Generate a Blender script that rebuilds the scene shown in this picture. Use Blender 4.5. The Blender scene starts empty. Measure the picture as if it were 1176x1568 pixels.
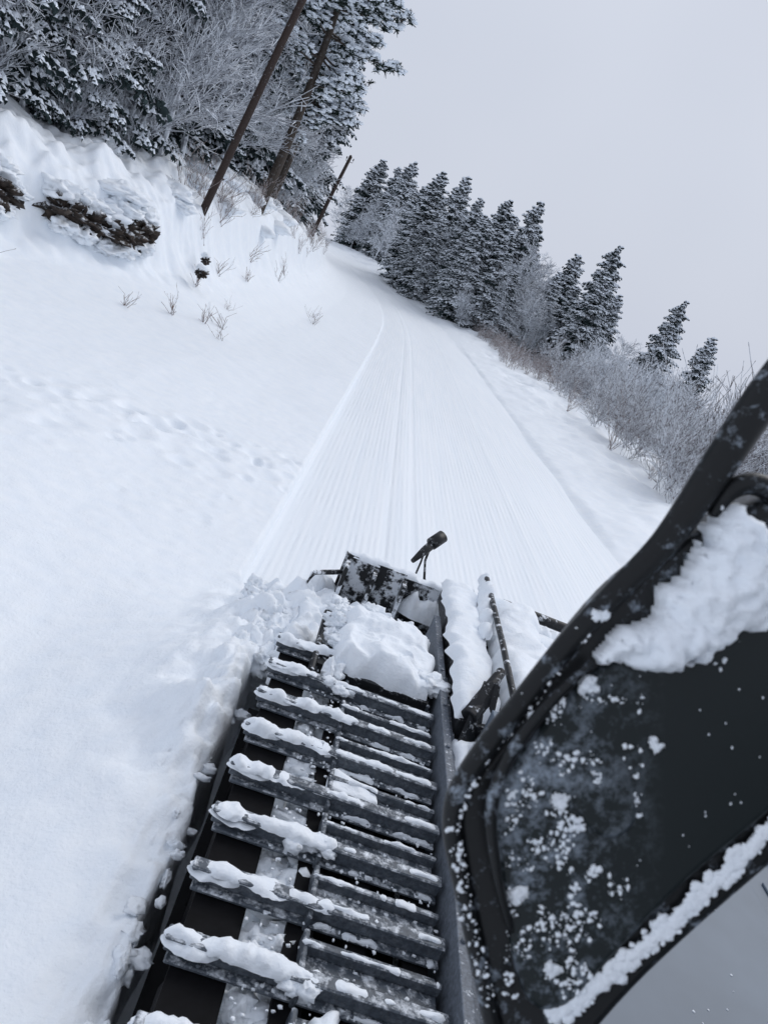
import bpy, math, random
import numpy as np
from mathutils import Vector, Matrix, noise
random.seed(7)
R=random.random
def U(a,b): return a+(b-a)*R()
sc=bpy.context.scene
col=sc.collection

# ------------------------------------------------------------------ materials
def newmat(name):
    m=bpy.data.materials.new(name); m.use_nodes=True
    nt=m.node_tree; b=nt.nodes['Principled BSDF']
    return m,nt,b
def N(nt,t,**k):
    n=nt.nodes.new(t)
    for a,v in k.items(): setattr(n,a,v)
    return n
def L(nt,a,b): nt.links.new(a,b)
def noise_node(nt,scale,detail=4,rough=.6,coord='Object'):
    tc=N(nt,'ShaderNodeTexCoord'); n=N(nt,'ShaderNodeTexNoise')
    n.inputs['Scale'].default_value=scale; n.inputs['Detail'].default_value=detail; n.inputs['Roughness'].default_value=rough
    L(nt,tc.outputs[coord],n.inputs['Vector']); return n
def ramp(nt,src,p0,p1,c0=(0,0,0,1),c1=(1,1,1,1)):
    r=N(nt,'ShaderNodeValToRGB'); e=r.color_ramp.elements
    e[0].position=p0;e[1].position=p1;e[0].color=c0;e[1].color=c1
    L(nt,src,r.inputs['Fac']); return r
def bump(nt,b,src,strength,dist,prev=None):
    n=N(nt,'ShaderNodeBump'); n.inputs['Strength'].default_value=strength; n.inputs['Distance'].default_value=dist
    L(nt,src,n.inputs['Height'])
    if prev: L(nt,prev.outputs[0],n.inputs['Normal'])
    L(nt,n.outputs[0],b.inputs['Normal']); return n

def snow_mat(name,fine=60,med=7,fs=.35,ms=.5,fd=.004,md=.03):
    m,nt,b=newmat(name)
    b.inputs['Roughness'].default_value=.65
    b.inputs['Specular IOR Level'].default_value=.25
    n1=noise_node(nt,med,3,.55); n2=noise_node(nt,fine,2,.6)
    k=bump(nt,b,n1.outputs[0],ms,md); bump(nt,b,n2.outputs[0],fs,fd,k)
    r=ramp(nt,n1.outputs[0],.3,.7,(.83,.88,.935,1),(.88,.915,.95,1))
    L(nt,r.outputs[0],b.inputs['Base Color'])
    return m
M_snow=snow_mat('snow_ground',38,5,.7,.35,.009,.03)
M_snowl=snow_mat('snow_lump',55,14,.6,.6,.006,.012)
M_trail,nt,b=newmat('groomed_snow')
b.inputs['Roughness'].default_value=.6
b.inputs['Specular IOR Level'].default_value=.25
uv=N(nt,'ShaderNodeUVMap'); sp=N(nt,'ShaderNodeSeparateXYZ'); L(nt,uv.outputs[0],sp.inputs[0])
mm=N(nt,'ShaderNodeMath',operation='MULTIPLY'); mm.inputs[1].default_value=2*math.pi/.085; L(nt,sp.outputs[0],mm.inputs[0])
sn=N(nt,'ShaderNodeMath',operation='SINE'); L(nt,mm.outputs[0],sn.inputs[0])
nn=noise_node(nt,.9,4,.65)
rr=ramp(nt,nn.outputs[0],.40,.66,(.08,.08,.08,1),(1,1,1,1))
ml=N(nt,'ShaderNodeMath',operation='MULTIPLY'); L(nt,sn.outputs[0],ml.inputs[0]); L(nt,rr.outputs[0],ml.inputs[1])
k=bump(nt,b,ml.outputs[0],.45,.007)
n2=noise_node(nt,30,3,.65); k=bump(nt,b,n2.outputs[0],.5,.011,k)
mp=N(nt,'ShaderNodeMapping'); mp.inputs['Scale'].default_value=(9,.25,1); L(nt,uv.outputs[0],mp.inputs[0])
n3=N(nt,'ShaderNodeTexNoise'); n3.inputs['Scale'].default_value=1; n3.inputs['Detail'].default_value=3; L(nt,mp.outputs[0],n3.inputs['Vector'])
k=bump(nt,b,n3.outputs[0],.4,.03,k)
r=ramp(nt,n3.outputs[0],.3,.7,(.83,.88,.93,1),(.88,.915,.95,1)); L(nt,r.outputs[0],b.inputs['Base Color'])

def simple(name,c,rough=.6,var=.3,scale=8,bs=.3,metal=0,spec=.5,detail=4):
    m,nt,b=newmat(name)
    n=noise_node(nt,scale,detail)
    r=ramp(nt,n.outputs[0],.3,.75,tuple(x*(1-var) for x in c)+(1,),tuple(min(1,x*(1+var)) for x in c)+(1,))
    L(nt,r.outputs[0],b.inputs['Base Color'])
    b.inputs['Roughness'].default_value=rough; b.inputs['Metallic'].default_value=metal
    b.inputs['Specular IOR Level'].default_value=spec
    if bs: bump(nt,b,n.outputs[0],bs,.01)
    return m
def diffuse(name,c,var,scale):
    m=bpy.data.materials.new(name); m.use_nodes=True; nt=m.node_tree
    nt.nodes.remove(nt.nodes['Principled BSDF']); d=N(nt,'ShaderNodeBsdfDiffuse')
    n=noise_node(nt,scale,1)
    r=ramp(nt,n.outputs[0],.3,.7,tuple(x*(1-var) for x in c)+(1,),tuple(min(1,x*(1+var)) for x in c)+(1,))
    L(nt,r.outputs[0],d.inputs[0]); L(nt,d.outputs[0],nt.nodes['Material Output'].inputs[0]); return m
def frosted(name,c,lo,hi,scale=6,up=(-.1,.6),rough=.7,var=.3,bs=.4,det=5):
    m,nt,b=newmat(name)
    g=N(nt,'ShaderNodeNewGeometry'); s=N(nt,'ShaderNodeSeparateXYZ'); L(nt,g.outputs['Normal'],s.inputs[0])
    mr=N(nt,'ShaderNodeMapRange'); mr.inputs[1].default_value=up[0]; mr.inputs[2].default_value=up[1]; L(nt,s.outputs[2],mr.inputs[0])
    n=noise_node(nt,scale,det,.7)
    r=ramp(nt,n.outputs[0],lo,hi)
    mu=N(nt,'ShaderNodeMath',operation='MULTIPLY'); L(nt,mr.outputs[0],mu.inputs[0]); L(nt,r.outputs[0],mu.inputs[1])
    n2=noise_node(nt,scale*2.3,2)
    rc=ramp(nt,n2.outputs[0],.3,.7,tuple(x*(1-var) for x in c)+(1,),tuple(x*(1+var) for x in c)+(1,))
    mx=N(nt,'ShaderNodeMix',data_type='RGBA'); L(nt,mu.outputs[0],mx.inputs[0]); L(nt,rc.outputs[0],mx.inputs[6]); mx.inputs[7].default_value=(.8,.84,.89,1)
    L(nt,mx.outputs[2],b.inputs['Base Color']); b.inputs['Roughness'].default_value=rough
    b.inputs['Specular IOR Level'].default_value=.35
    if bs: bump(nt,b,r.outputs[0],bs,.01)
    return m
M_needle=diffuse('spruce_needles',(.042,.058,.060),.45,2.5)  # needle green shifted towards blue: air haze put into the base colour
M_needle2=diffuse('pine_needles',(.036,.05,.045),.4,2.5)
M_tsnow=diffuse('tree_snow',(.82,.87,.93),.06,4)
M_bark=frosted('bark',(.05,.038,.03),.55,.7,9)
M_pole=frosted('pole_wood',(.035,.022,.018),.62,.7,14,up=(-.6,.9))
M_twig=frosted('frosted_twigs',(.10,.08,.08),.36,.52,5,up=(-.8,.3),bs=0,det=2)
M_birch=frosted('frosted_birch',(.10,.10,.12),.31,.48,2,up=(-1.2,.1),bs=0,det=2)
M_grass=frosted('dry_brush',(.17,.11,.088),.40,.58,6,up=(-.8,.5),bs=0,det=2)
M_rock=frosted('rock',(.030,.021,.016),.50,.60,4,up=(.1,.8),var=.7)
M_rubber=frosted('black_rubber',(.004,.004,.005),.68,.76,9,up=(.2,.9),rough=.75,bs=.2)
M_rubber.node_tree.nodes['Principled BSDF'].inputs['Specular IOR Level'].default_value=.15
M_alu=frosted('slat_aluminium',(.085,.10,.12),.47,.66,24,up=(-.1,.8),rough=.45)
M_plate=frosted('chassis_plate',(.14,.16,.19),.58,.68,30,up=(.0,.9),rough=.5)
M_blade=frosted('blade_steel',(.012,.013,.015),.47,.56,9,up=(-2.5,.2),rough=.5)
M_black=frosted('black_steel',(.012,.013,.015),.56,.64,16,up=(-.3,.9),rough=.45)
M_paint=simple('grey_paint',(.15,.185,.23),.45,.14,1.5,0,spec=.3)
M_glass=simple('cab_glass',(.03,.035,.045),.08,.1,3,0)

def mirror_mat(name,c,lo,hi,scale,rough,xm=None):
    m,nt,b=newmat(name)
    n=noise_node(nt,scale,6,.75); nb=noise_node(nt,9,3,.6)
    ad=N(nt,'ShaderNodeMath',operation='MULTIPLY_ADD'); L(nt,nb.outputs[0],ad.inputs[0]); ad.inputs[1].default_value=.55; L(nt,n.outputs[0],ad.inputs[2])
    r=ramp(nt,ad.outputs[0],lo,hi); fac=r.outputs[0]
    if xm:
        tc=N(nt,'ShaderNodeTexCoord'); s=N(nt,'ShaderNodeSeparateXYZ'); L(nt,tc.outputs['Object'],s.inputs[0])
        mr=N(nt,'ShaderNodeMapRange'); mr.inputs[1].default_value=xm[1]; mr.inputs[2].default_value=xm[0]; L(nt,s.outputs[0],mr.inputs[0])
        mu=N(nt,'ShaderNodeMath',operation='MULTIPLY'); L(nt,mr.outputs[0],mu.inputs[0]); L(nt,fac,mu.inputs[1]); fac=mu.outputs[0]
    mx=N(nt,'ShaderNodeMix',data_type='RGBA'); L(nt,fac,mx.inputs[0]); mx.inputs[6].default_value=c+(1,); mx.inputs[7].default_value=(.30,.35,.41,1)
    L(nt,mx.outputs[2],b.inputs['Base Color'])
    b.inputs['Roughness'].default_value=rough; b.inputs['Specular IOR Level'].default_value=.3
    bump(nt,b,fac,.4,.002)
    return m
M_mir=mirror_mat('mirror_plastic',(.007,.008,.009),.84,1.02,45,.42)
M_mirp=mirror_mat('mirror_panel',(.008,.0125,.0135),.76,1.04,46,.36,(.17,.29))

# ------------------------------------------------------------------ mesh builder
class MB:
    def __init__(s): s.v=[];s.f=[];s.m=[]
    def face(s,pts,m=0):
        i=len(s.v); s.v.extend(pts); s.f.append(tuple(range(i,i+len(pts)))); s.m.append(m)
    def box(s,x0,x1,y0,y1,z0,z1,m=0):
        i=len(s.v)
        s.v.extend([(x0,y0,z0),(x1,y0,z0),(x1,y1,z0),(x0,y1,z0),(x0,y0,z1),(x1,y0,z1),(x1,y1,z1),(x0,y1,z1)])
        for f in ((0,3,2,1),(4,5,6,7),(0,1,5,4),(1,2,6,5),(2,3,7,6),(3,0,4,7)):
            s.f.append(tuple(i+k for k in f)); s.m.append(m)
    def tube(s,pts,rad,n=6,m=0,cap=True):
        pts=[Vector(p) for p in pts]; base=len(s.v); K=len(pts)
        for k,p in enumerate(pts):
            d=(pts[min(k+1,K-1)]-pts[max(k-1,0)])
            if d.length<1e-9: d=Vector((0,0,1))
            d.normalize()
            a=d.cross(Vector((0,0,1)) if abs(d.z)<.9 else Vector((1,0,0))).normalized(); c=d.cross(a)
            r=rad[k] if isinstance(rad,(list,tuple)) else rad
            for j in range(n):
                t=2*math.pi*j/n; q=p+a*(r*math.cos(t))+c*(r*math.sin(t)); s.v.append((q.x,q.y,q.z))
        for k in range(K-1):
            for j in range(n):
                a0=base+k*n+j;a1=base+k*n+(j+1)%n
                s.f.append((a0,a1,a1+n,a0+n)); s.m.append(m)
        if cap:
            s.f.append(tuple(base+j for j in range(n))[::-1]); s.m.append(m)
            s.f.append(tuple(base+(K-1)*n+j for j in range(n))); s.m.append(m)
    def ridge(s,p0,p1,w,h,m=0,seed=0,seg=.02,amp=.5,up=Vector((0,0,1)),n=6,thr=-9):
        p0=Vector(p0);p1=Vector(p1); d=p1-p0; Ln=d.length; K=max(4,int(Ln/seg)); d.normalize()
        side=d.cross(up).normalized(); base=len(s.v)
        for k in range(K+1):
            t=k/K; p=p0+d*(Ln*t)
            e=min(1,(min(t,1-t)*Ln/(w*.7)+.02))**.5
            q=noise.noise(Vector((p.x*9+seed,p.y*9,p.z*9)))+.6*noise.noise(Vector((p.x*23+seed,p.y*23,p.z*23)))
            if q<thr: e*=.25
            hs=max(.08,1+amp*1.6*q)*e
            ws=max(.3,1+amp*.8*noise.noise(Vector((p.x*11+seed+30,p.y*11,p.z*11))))*e
            for j in range(n+1):
                a=math.pi*j/n
                jj=1+.35*amp*noise.noise(Vector((p.x*40+j*3,p.y*40,seed)))
                q2=p+side*(math.cos(a)*w*.5*ws*jj)+up*(math.sin(a)*h*hs*jj-.004)
                s.v.append(tuple(q2))
        for k in range(K):
            for j in range(n):
                a0=base+k*(n+1)+j
                s.f.append((a0,a0+1,a0+n+2,a0+n+1)); s.m.append(m)
    def blob(s,c,r,m=0,seed=0,amp=.25,sub=2,fq=2.2):
        c=Vector(c); base=len(s.v); nu,nv=(9,5) if sub<2 else (16,10)
        if sub>2: nu,nv=40,24
        rx,ry,rz=r
        def pt(d):
            q=1+amp*noise.noise(Vector((d.x*fq+seed,d.y*fq+seed*.7,d.z*fq)))+amp*.5*noise.noise(Vector((d.x*fq*2.6+seed,d.y*fq*2.6,d.z*fq*2.6)))
            if sub>2: q+=amp*.3*noise.noise(Vector((d.x*fq*6+seed,d.y*fq*6,d.z*fq*6)))
            return (c.x+d.x*rx*q,c.y+d.y*ry*q,c.z+d.z*rz*q)
        s.v.append(pt(Vector((0,0,1))))
        for i in range(1,nv):
            ph=math.pi*i/nv
            for j in range(nu):
                th=2*math.pi*j/nu
                s.v.append(pt(Vector((math.sin(ph)*math.cos(th),math.sin(ph)*math.sin(th),math.cos(ph)))))
        s.v.append(pt(Vector((0,0,-1)))); last=len(s.v)-1
        for j in range(nu):
            s.f.append((base,base+1+j,base+1+(j+1)%nu)); s.m.append(m)
            s.f.append((last,last-nu+(j+1)%nu,last-nu+j)); s.m.append(m)
        for i in range(nv-2):
            for j in range(nu):
                a=base+1+i*nu+j;b_=base+1+i*nu+(j+1)%nu
                s.f.append((a,a+nu,b_+nu,b_)); s.m.append(m)
    def slab(s,x0,x1,y0,y1,z,th,m=0,seed=0,res=.03,amp=.5,zf=None,edge=.08,lo=1.0):
        nx=max(4,int((x1-x0)/res)); ny=max(4,int((y1-y0)/res)); base=len(s.v)
        for j in range(ny+1):
            for i in range(nx+1):
                x=x0+(x1-x0)*i/nx; y=y0+(y1-y0)*j/ny
                e=min(x-x0,x1-x,y-y0,y1-y)/edge; e=max(0,min(1,e)); e=math.sqrt(1-(1-e)**2)
                nz=lo*noise.noise(Vector((x*4+seed,y*4,z)))+.5*noise.noise(Vector((x*11+seed,y*11,z)))+.22*noise.noise(Vector((x*28+seed,y*28,z)))
                ox=.05*noise.noise(Vector((y*8+seed,x*8,1.5)));oy=.05*noise.noise(Vector((y*8+seed,x*8,7.5)))
                zz=z+(zf(x,y) if zf else 0)
                s.v.append((x+ox,y+oy,zz-.006+th*e*max(.1,1+amp*nz)))
        for j in range(ny):
            for i in range(nx):
                a=base+j*(nx+1)+i
                s.f.append((a,a+1,a+nx+2,a+nx+1)); s.m.append(m)
    def mesh(s,name,mats,smooth=False):
        me=bpy.data.meshes.new(name); me.from_pydata([tuple(v) for v in s.v],[],s.f)
        for m in mats: me.materials.append(m)
        me.polygons.foreach_set('material_index',np.array(s.m,dtype=np.int32))
        if smooth: me.polygons.foreach_set('use_smooth',np.ones(len(s.f),dtype=bool))
        me.update(); return me
    def obj(s,name,mats,smooth=False,parent=None):
        o=bpy.data.objects.new(name,s.mesh(name,mats,smooth)); col.objects.link(o)
        if parent: o.parent=parent
        return o
def empty(name):
    o=bpy.data.objects.new(name,None); col.objects.link(o); return o
def bevel(o,w,seg=2):
    m=o.modifiers.new('bev','BEVEL'); m.width=w; m.segments=seg; m.limit_method='ANGLE'; return o

# ------------------------------------------------------------------ terrain
SY=[-60,40,52,62,75,90,110,130,160,260,600]; SX=[0,0,-.2,-.8,-2.2,-5.2,-11,-17,-26,-55,-150]
RY=[-60,42,60,75,90,110,130,150,260,600];    RZ=[0,0,.3,.85,1.5,2.7,3.7,4.4,6,6]
BU=[-400,-60,-25,-12,-8,-7.0,-6.4,-6.05,-5.7,-5.2,-4.4,-3.5,-2,-.5]
BZ=[40,15,7.5,4.1,3.3,3.0,2.6,1.7,1.15,.82,.52,.30,.16,.11]
GU=[5.2,6.5,9,14,25,60,400]; GZ=[.05,.2,.35,0,-2.5,-10,-30]
def sm(a,b,x):
    t=np.clip((x-a)/(b-a),0,1); return t*t*(3-2*t)
def smooth_interp(x,xs,ys,w):
    return (np.interp(x-w,xs,ys)+np.interp(x,xs,ys)+np.interp(x+w,xs,ys)+np.interp(x-w/2,xs,ys)+np.interp(x+w/2,xs,ys))/5
def shift(y): return smooth_interp(y,SY,SX,7)
def rise(y): return smooth_interp(y,RY,RZ,8)
def boff(y): return smooth_interp(np.asarray(y,float),[-40,8,14,17,19,20.5,23.5],[-4.5,-4.2,-3.3,-2.3,-1.05,-.4,0],.6)
feet=[]
for lane in range(8):
    x=-8
    while x<-.4:
        t=(x+4.2)/3.7; yy=9.4+1.3*t+random.gauss(0,.5)
        feet.append((x,yy,U(.06,.2),U(.012,.05))); x+=U(.12,.55)
for i in range(60): feet.append((U(-4,-1),U(7.5,9.5),U(.04,.1),U(.005,.02)))
def hgt(X,Y,fine=True):
    X=np.asarray(X,float);Y=np.asarray(Y,float)
    u=X-shift(Y); z=rise(Y)
    o=boff(Y)
    ub=np.where(u<-3.5,u-o*np.clip((-3.5-u)/(2.5-o*.6),0,1),u)
    bank=np.where(u<0,(smooth_interp(ub,BU,BZ,.12)),0)
    fac=1+.32*sm(20,33,Y)-.25*sm(36,55,Y)
    left=(bank-.11)*fac+.11
    near=1-sm(5.6,7.0,Y)
    edge=-.5+near*.46+.02*np.sin(Y*7.3)*near
    ml=1-sm(edge-.05,edge+.02,u)
    right=np.interp(u,GU,GZ)
    mr=sm(5.15,5.5,u)
    zz=z+ left*ml + (1-sm(4.2,6.6,Y))*.55*sm(-1.7,-.15,u)*ml + right*mr -.05*(1-ml)*(1-mr)
    return zz,u,ml,mr
def hz(x,y):
    return float(hgt(np.array([x]),np.array([y]))[0][0])
def axis(segs):
    out=[]
    for a,b_,n in segs: out.extend(np.linspace(a,b_,n,endpoint=False))
    out.append(segs[-1][1]); return np.array(out)
ax=axis([(-400,-80,10),(-80,-25,40),(-25,-10,90),(-10,-5,110),(-5,-1.2,84),(-1.2,-.3,40),(-.3,.1,30),(.1,5,12),(5,12,80),(12,40,60),(40,400,20)])
ay=axis([(-30,0,20),(0,3,90),(3,7,150),(7,12,120),(12,25,200),(25,60,160),(60,160,120),(160,600,24)])
GX,GY=np.meshgrid(ax,ay)
Z,Uu,mlm,mrm=hgt(GX,GY)
xf=GX.ravel();yf=GY.ravel();zf=Z.ravel().copy();uf=Uu.ravel();mf=mlm.ravel();mr_=mrm.ravel();bo=boff(yf)
nz_=noise.noise
for i in range(len(xf)):
    x=xf[i];y=yf[i];u=uf[i]
    if y<0 or y>140 or abs(u)>60: continue
    out=mf[i]+mr_[i]
    if out<.02: continue
    d=.06*nz_(Vector((x*.5,y*.35,0)))+.016*nz_(Vector((x*2.0,y*2.0,3)))
    if y<14: d+=.009*nz_(Vector((x*8,y*8,5)))
    if u<-4.3:
        ub=u-bo[i]
        k=min(1,max(0,(-4.9-ub)/1.2))
        d+=k*(.30*nz_(Vector((x*.8,y*.6,9)))+.30*nz_(Vector((x*1.7,y*1.7,2)))+.12*nz_(Vector((x*4.2,y*4.2,4))))
    if u>5.3:
        k=min(1,(u-5.3)/3)
        d+=k*(.28*nz_(Vector((x*.6,y*.5,9)))+.16*nz_(Vector((x*1.6,y*1.6,2))))+.03*nz_(Vector((x*3.5,y*2,2)))
    if -1.2<x<.1 and .5<y<7.2:
        k=max(0,1-abs(x+.25)/.5)*max(0,1-max(0,abs(y-4.8)-1.3)/.9)
        if k>0:
            q=noise.fractal(Vector((x*2.6,y*2.6,1)),.9,2.2,5)
            d+=k*(.10+.20*q)
        k=max(0,1+(x+.08)/.35)
        if k>0: d+=min(1,k)*.09*noise.fractal(Vector((x*6,y*6,1)),.9,2.2,5)
    if u>4.95 and u<5.8: d+=.05*max(0,nz_(Vector((x*3,y*1.5,20))))*(1-abs(u-5.35)/.45)
    zf[i]+=d*min(1,out)
for fx,fy,fr,fd in feet:
    dd=((xf-fx)**2+(yf-fy)**2)/(fr*fr)
    sel=dd<6
    zf[sel]+=-fd*np.exp(-dd[sel]*1.2)+fd*.4*np.exp(-(np.sqrt(dd[sel])-1.5)**2*4)
def grid_obj(name,xf,yf,zf,nx,ny,mat,uvs=None):
    co=np.stack([xf,yf,zf],1).astype(np.float32)
    i,j=np.meshgrid(np.arange(nx-1),np.arange(ny-1)); a=(j*nx+i).ravel()
    fa=np.stack([a,a+1,a+nx+1,a+nx],1)
    me=bpy.data.meshes.new(name); me.vertices.add(len(co)); me.vertices.foreach_set('co',co.ravel())
    nf=len(fa); me.loops.add(nf*4); me.loops.foreach_set('vertex_index',fa.ravel().astype(np.int32))
    me.polygons.add(nf); me.polygons.foreach_set('loop_start',np.arange(0,nf*4,4,dtype=np.int32)); me.polygons.foreach_set('loop_total',np.full(nf,4,dtype=np.int32))
    me.update(calc_edges=True); me.polygons.foreach_set('use_smooth',np.ones(nf,dtype=bool))
    if uvs is not None:
        l=me.uv_layers.new(name='UVMap'); l.data.foreach_set('uv',uvs[fa.ravel()].astype(np.float32).ravel())
    me.materials.append(mat); o=bpy.data.objects.new(name,me); col.objects.link(o); return o
grid_obj('snowy_ground',xf,yf,zf,len(ax),len(ay),M_snow)
tu=axis([(-.53,.6,40),(.6,1.6,60),(1.6,4.8,60),(4.8,5.32,20)]); ty=axis([(-12,4,30),(4,16,100),(16,50,120),(50,170,120)])
TU,TY=np.meshgrid(tu,ty); tuf=TU.ravel();tyf=TY.ravel()
tx=tuf+shift(tyf); tz=rise(tyf)+0.0
for c in (.90,1.30): tz=tz-.013*np.exp(-((tuf-c)/.045)**2)
tz=tz+.009*np.exp(-((tuf-1.10)/.10)**2)
tz=tz+.02*np.sin(tuf*2.1)+.010*np.exp(-((tuf-3.3)/.05)**2)
tz=tz+np.array([.025*nz_(Vector((a*.9,b_*.25,0))) for a,b_ in zip(tuf,tyf)])
grid_obj('groomed_trail',tx,tyf,tz,len(tu),len(ty),M_trail,np.stack([tuf,tyf],1))

# ------------------------------------------------------------------ rocks + snow mounds
rb=MB(); sb=MB()
def bo1(y): return float(boff(np.array([y]))[0])
for (y,dz,a,b_,c) in ((16.5,.05,.4,.4,.30),(17.9,.05,.42,.36,.24),(18.4,-.02,.42,.36,.26),(18.95,-.14,.5,.45,.27),(19.45,-.02,.45,.42,.36),(20.05,.10,.34,.34,.30),(15.0,0,.4,.5,.25)):
    x=-6.22+bo1(y); z=1.78+dz
    rb.blob((x+.17,y,z),(a,b_,c),0,seed=x*7+y,amp=1.1,sub=3,fq=2.3)
    sb.blob((x+.02,y+.10,z+c+.10),(a*1.15,b_*1.15,.26),0,seed=y*3,amp=.5,sub=3)
    sb.blob((x+.32,y-.1,z-c-.05),(a*.8,b_*1.1,.20),0,seed=y*5,amp=.5,sub=3)
for i in range(9):
    y=U(16,20.5); x=-6.22+bo1(y)+U(.1,.35); sb.blob((x,y,1.8+U(-.2,.35)),(U(.12,.25),U(.12,.25),U(.08,.16)),0,seed=y*5,amp=.5,sub=3)
for (x,y,z,a,b_,c) in ((-5.35,21.6,1.35,.13,.2,.10),(-5.65,22.8,1.62,.10,.16,.09)):
    rb.blob((x,y,z),(a,b_,c),0,seed=x*7+y,amp=.9,sub=3,fq=2.6)
    sb.blob((x-.03,y+.03,z+c+.02),(a*1.2,b_*1.2,.1),0,seed=y*3,amp=.35,sub=2)
for i in range(50):
    y=U(12,44); u=U(-9.0,-6.2); x=u+float(shift(np.array([y]))[0])+bo1(y); s=U(.2,.6)
    sb.blob((x,y,hz(x,y)-.03),(s*1.3,s*1.3,s*.5),0,seed=i*3.1,amp=.45,sub=3 if y<24 else 2,fq=1.6)
rb.obj('bank_rocks',[M_rock],True); sb.obj('snow_mounds',[M_snow],True)

# ------------------------------------------------------------------ trees
def spruce_mesh(name,seed,h,Rr,K=6,sub=2,snow=.5,low=.05,step=.38,droop=1.0,tw=1.0,shape=.75,sz=1.0,jz=.2):
    random.seed(seed); b=MB()
    b.tube([(0,0,-.5),(0,0,h*.4),(0,0,h*.8),(0,0,h)],[.014*h,.010*h,.004*h,.005],6,2)
    z=low*h
    while z<h*.985:
        f=1-z/h
        env=Rr*(f**shape)*min(1,(z/h+.25)/.4)+.12
        for q in range(random.choice((5,6,7))):
            az=U(0,6.283); Lb=env*U(.5,1.2); zb=z+U(-jz,jz); dr=droop*U(.6,1.35)
            ca,sa=math.cos(az),math.sin(az)
            def P(s): return (ca*Lb*s,sa*Lb*s,zb+Lb*dr*(.10*s-.62*s*s+.22*s**3)*(.5+.6*(1-z/h))+Lb*.25*s*(z/h))
            prev=P(0)
            bs=R()<.9
            for k in range(1,K+1):
                s=k/K; p=P(s); w=(.05+.05*Lb*(1-s))*min(1,tw*1.3)
                b.face([(prev[0]-sa*w,prev[1]+ca*w,prev[2]-.02),(prev[0]+sa*w,prev[1]-ca*w,prev[2]-.02),(p[0]+sa*w*.7,p[1]-ca*w*.7,p[2]-.02),(p[0]-sa*w*.7,p[1]+ca*w*.7,p[2]-.02)],0)
                for side in (-1,1):
                    for j in range(sub):
                        tl=(.42*Lb*(1-.75*s)+.13)*U(.5,1.2)*tw
                        a2=az+side*U(.3,1.3); c2,s2=math.cos(a2),math.sin(a2)
                        t=R(); o=(prev[0]+(p[0]-prev[0])*t,prev[1]+(p[1]-prev[1])*t,prev[2]+(p[2]-prev[2])*t)
                        if tw<1:
                            off=R()*.35*Lb*(1-.7*s); o=(o[0]+c2*off,o[1]+s2*off,o[2]-off*U(.2,.9))
                        dz=-tl*U(.1,.9)*droop; ww=.03+.10*tl
                        e=(o[0]+c2*tl,o[1]+s2*tl,o[2]+dz); mdl=(o[0]+c2*tl*.5,o[1]+s2*tl*.5,o[2]+dz*.35)
                        tilt=U(-.06,.06)
                        b.face([o,(mdl[0]-s2*ww,mdl[1]+c2*ww,mdl[2]-tilt-.02),e,(mdl[0]+s2*ww,mdl[1]-c2*ww,mdl[2]+tilt-.02)],0)
                        b.face([o,(mdl[0],mdl[1],mdl[2]-ww*2.2-.05),e],0)
                        if bs and R()<snow:
                            ww*=U(.6,1.15)*sz; hh=.02+ww*.6; lowr=ww*.5
                            m0=(o[0],o[1],o[2]+.02);m1=(mdl[0]-s2*ww,mdl[1]+c2*ww,mdl[2]+.01-lowr);m2=(e[0]-c2*tl*.05,e[1]-s2*tl*.05,e[2]+.03);m3=(mdl[0]+s2*ww,mdl[1]-c2*ww,mdl[2]+.01-lowr);m4=(mdl[0],mdl[1],mdl[2]+hh)
                            for A,B in ((m0,m1),(m1,m2),(m2,m3),(m3,m0)): b.face([A,B,m4],1)
                if bs and R()<snow*1.1:
                    w*=.9*sz; t=(p[0],p[1],p[2]+.03); q0=(prev[0],prev[1],prev[2]+.03)
                    c=((t[0]+q0[0])/2,(t[1]+q0[1])/2,(t[2]+q0[2])/2+.04+w*.5)
                    l=((c[0]-sa*w),(c[1]+ca*w),c[2]-.05-w*.8); r_=((c[0]+sa*w),(c[1]-ca*w),c[2]-.05-w*.8)
                    for A,B in ((q0,l),(l,t),(t,r_),(r_,q0)): b.face([A,B,c],1)
                prev=p
        z+=step*U(.7,1.2)*(.45+.55*f+.05)
    return b.mesh(name,[M_needle,M_tsnow,M_bark])
S_near=[spruce_mesh('spruce_near_%d'%i,20+i,11,2.6,K=9,sub=5,snow=.66,low=.03,step=.42,droop=1.0,tw=.40,sz=2.1,jz=.5) for i in range(3)]
S_far=[spruce_mesh('spruce_far_%d'%i,40+i,14,2.8+.3*i,K=6,sub=3,snow=.92,low=.03,step=.44,tw=.7,shape=.62,sz=1.9,jz=.25) for i in range(4)]

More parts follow.
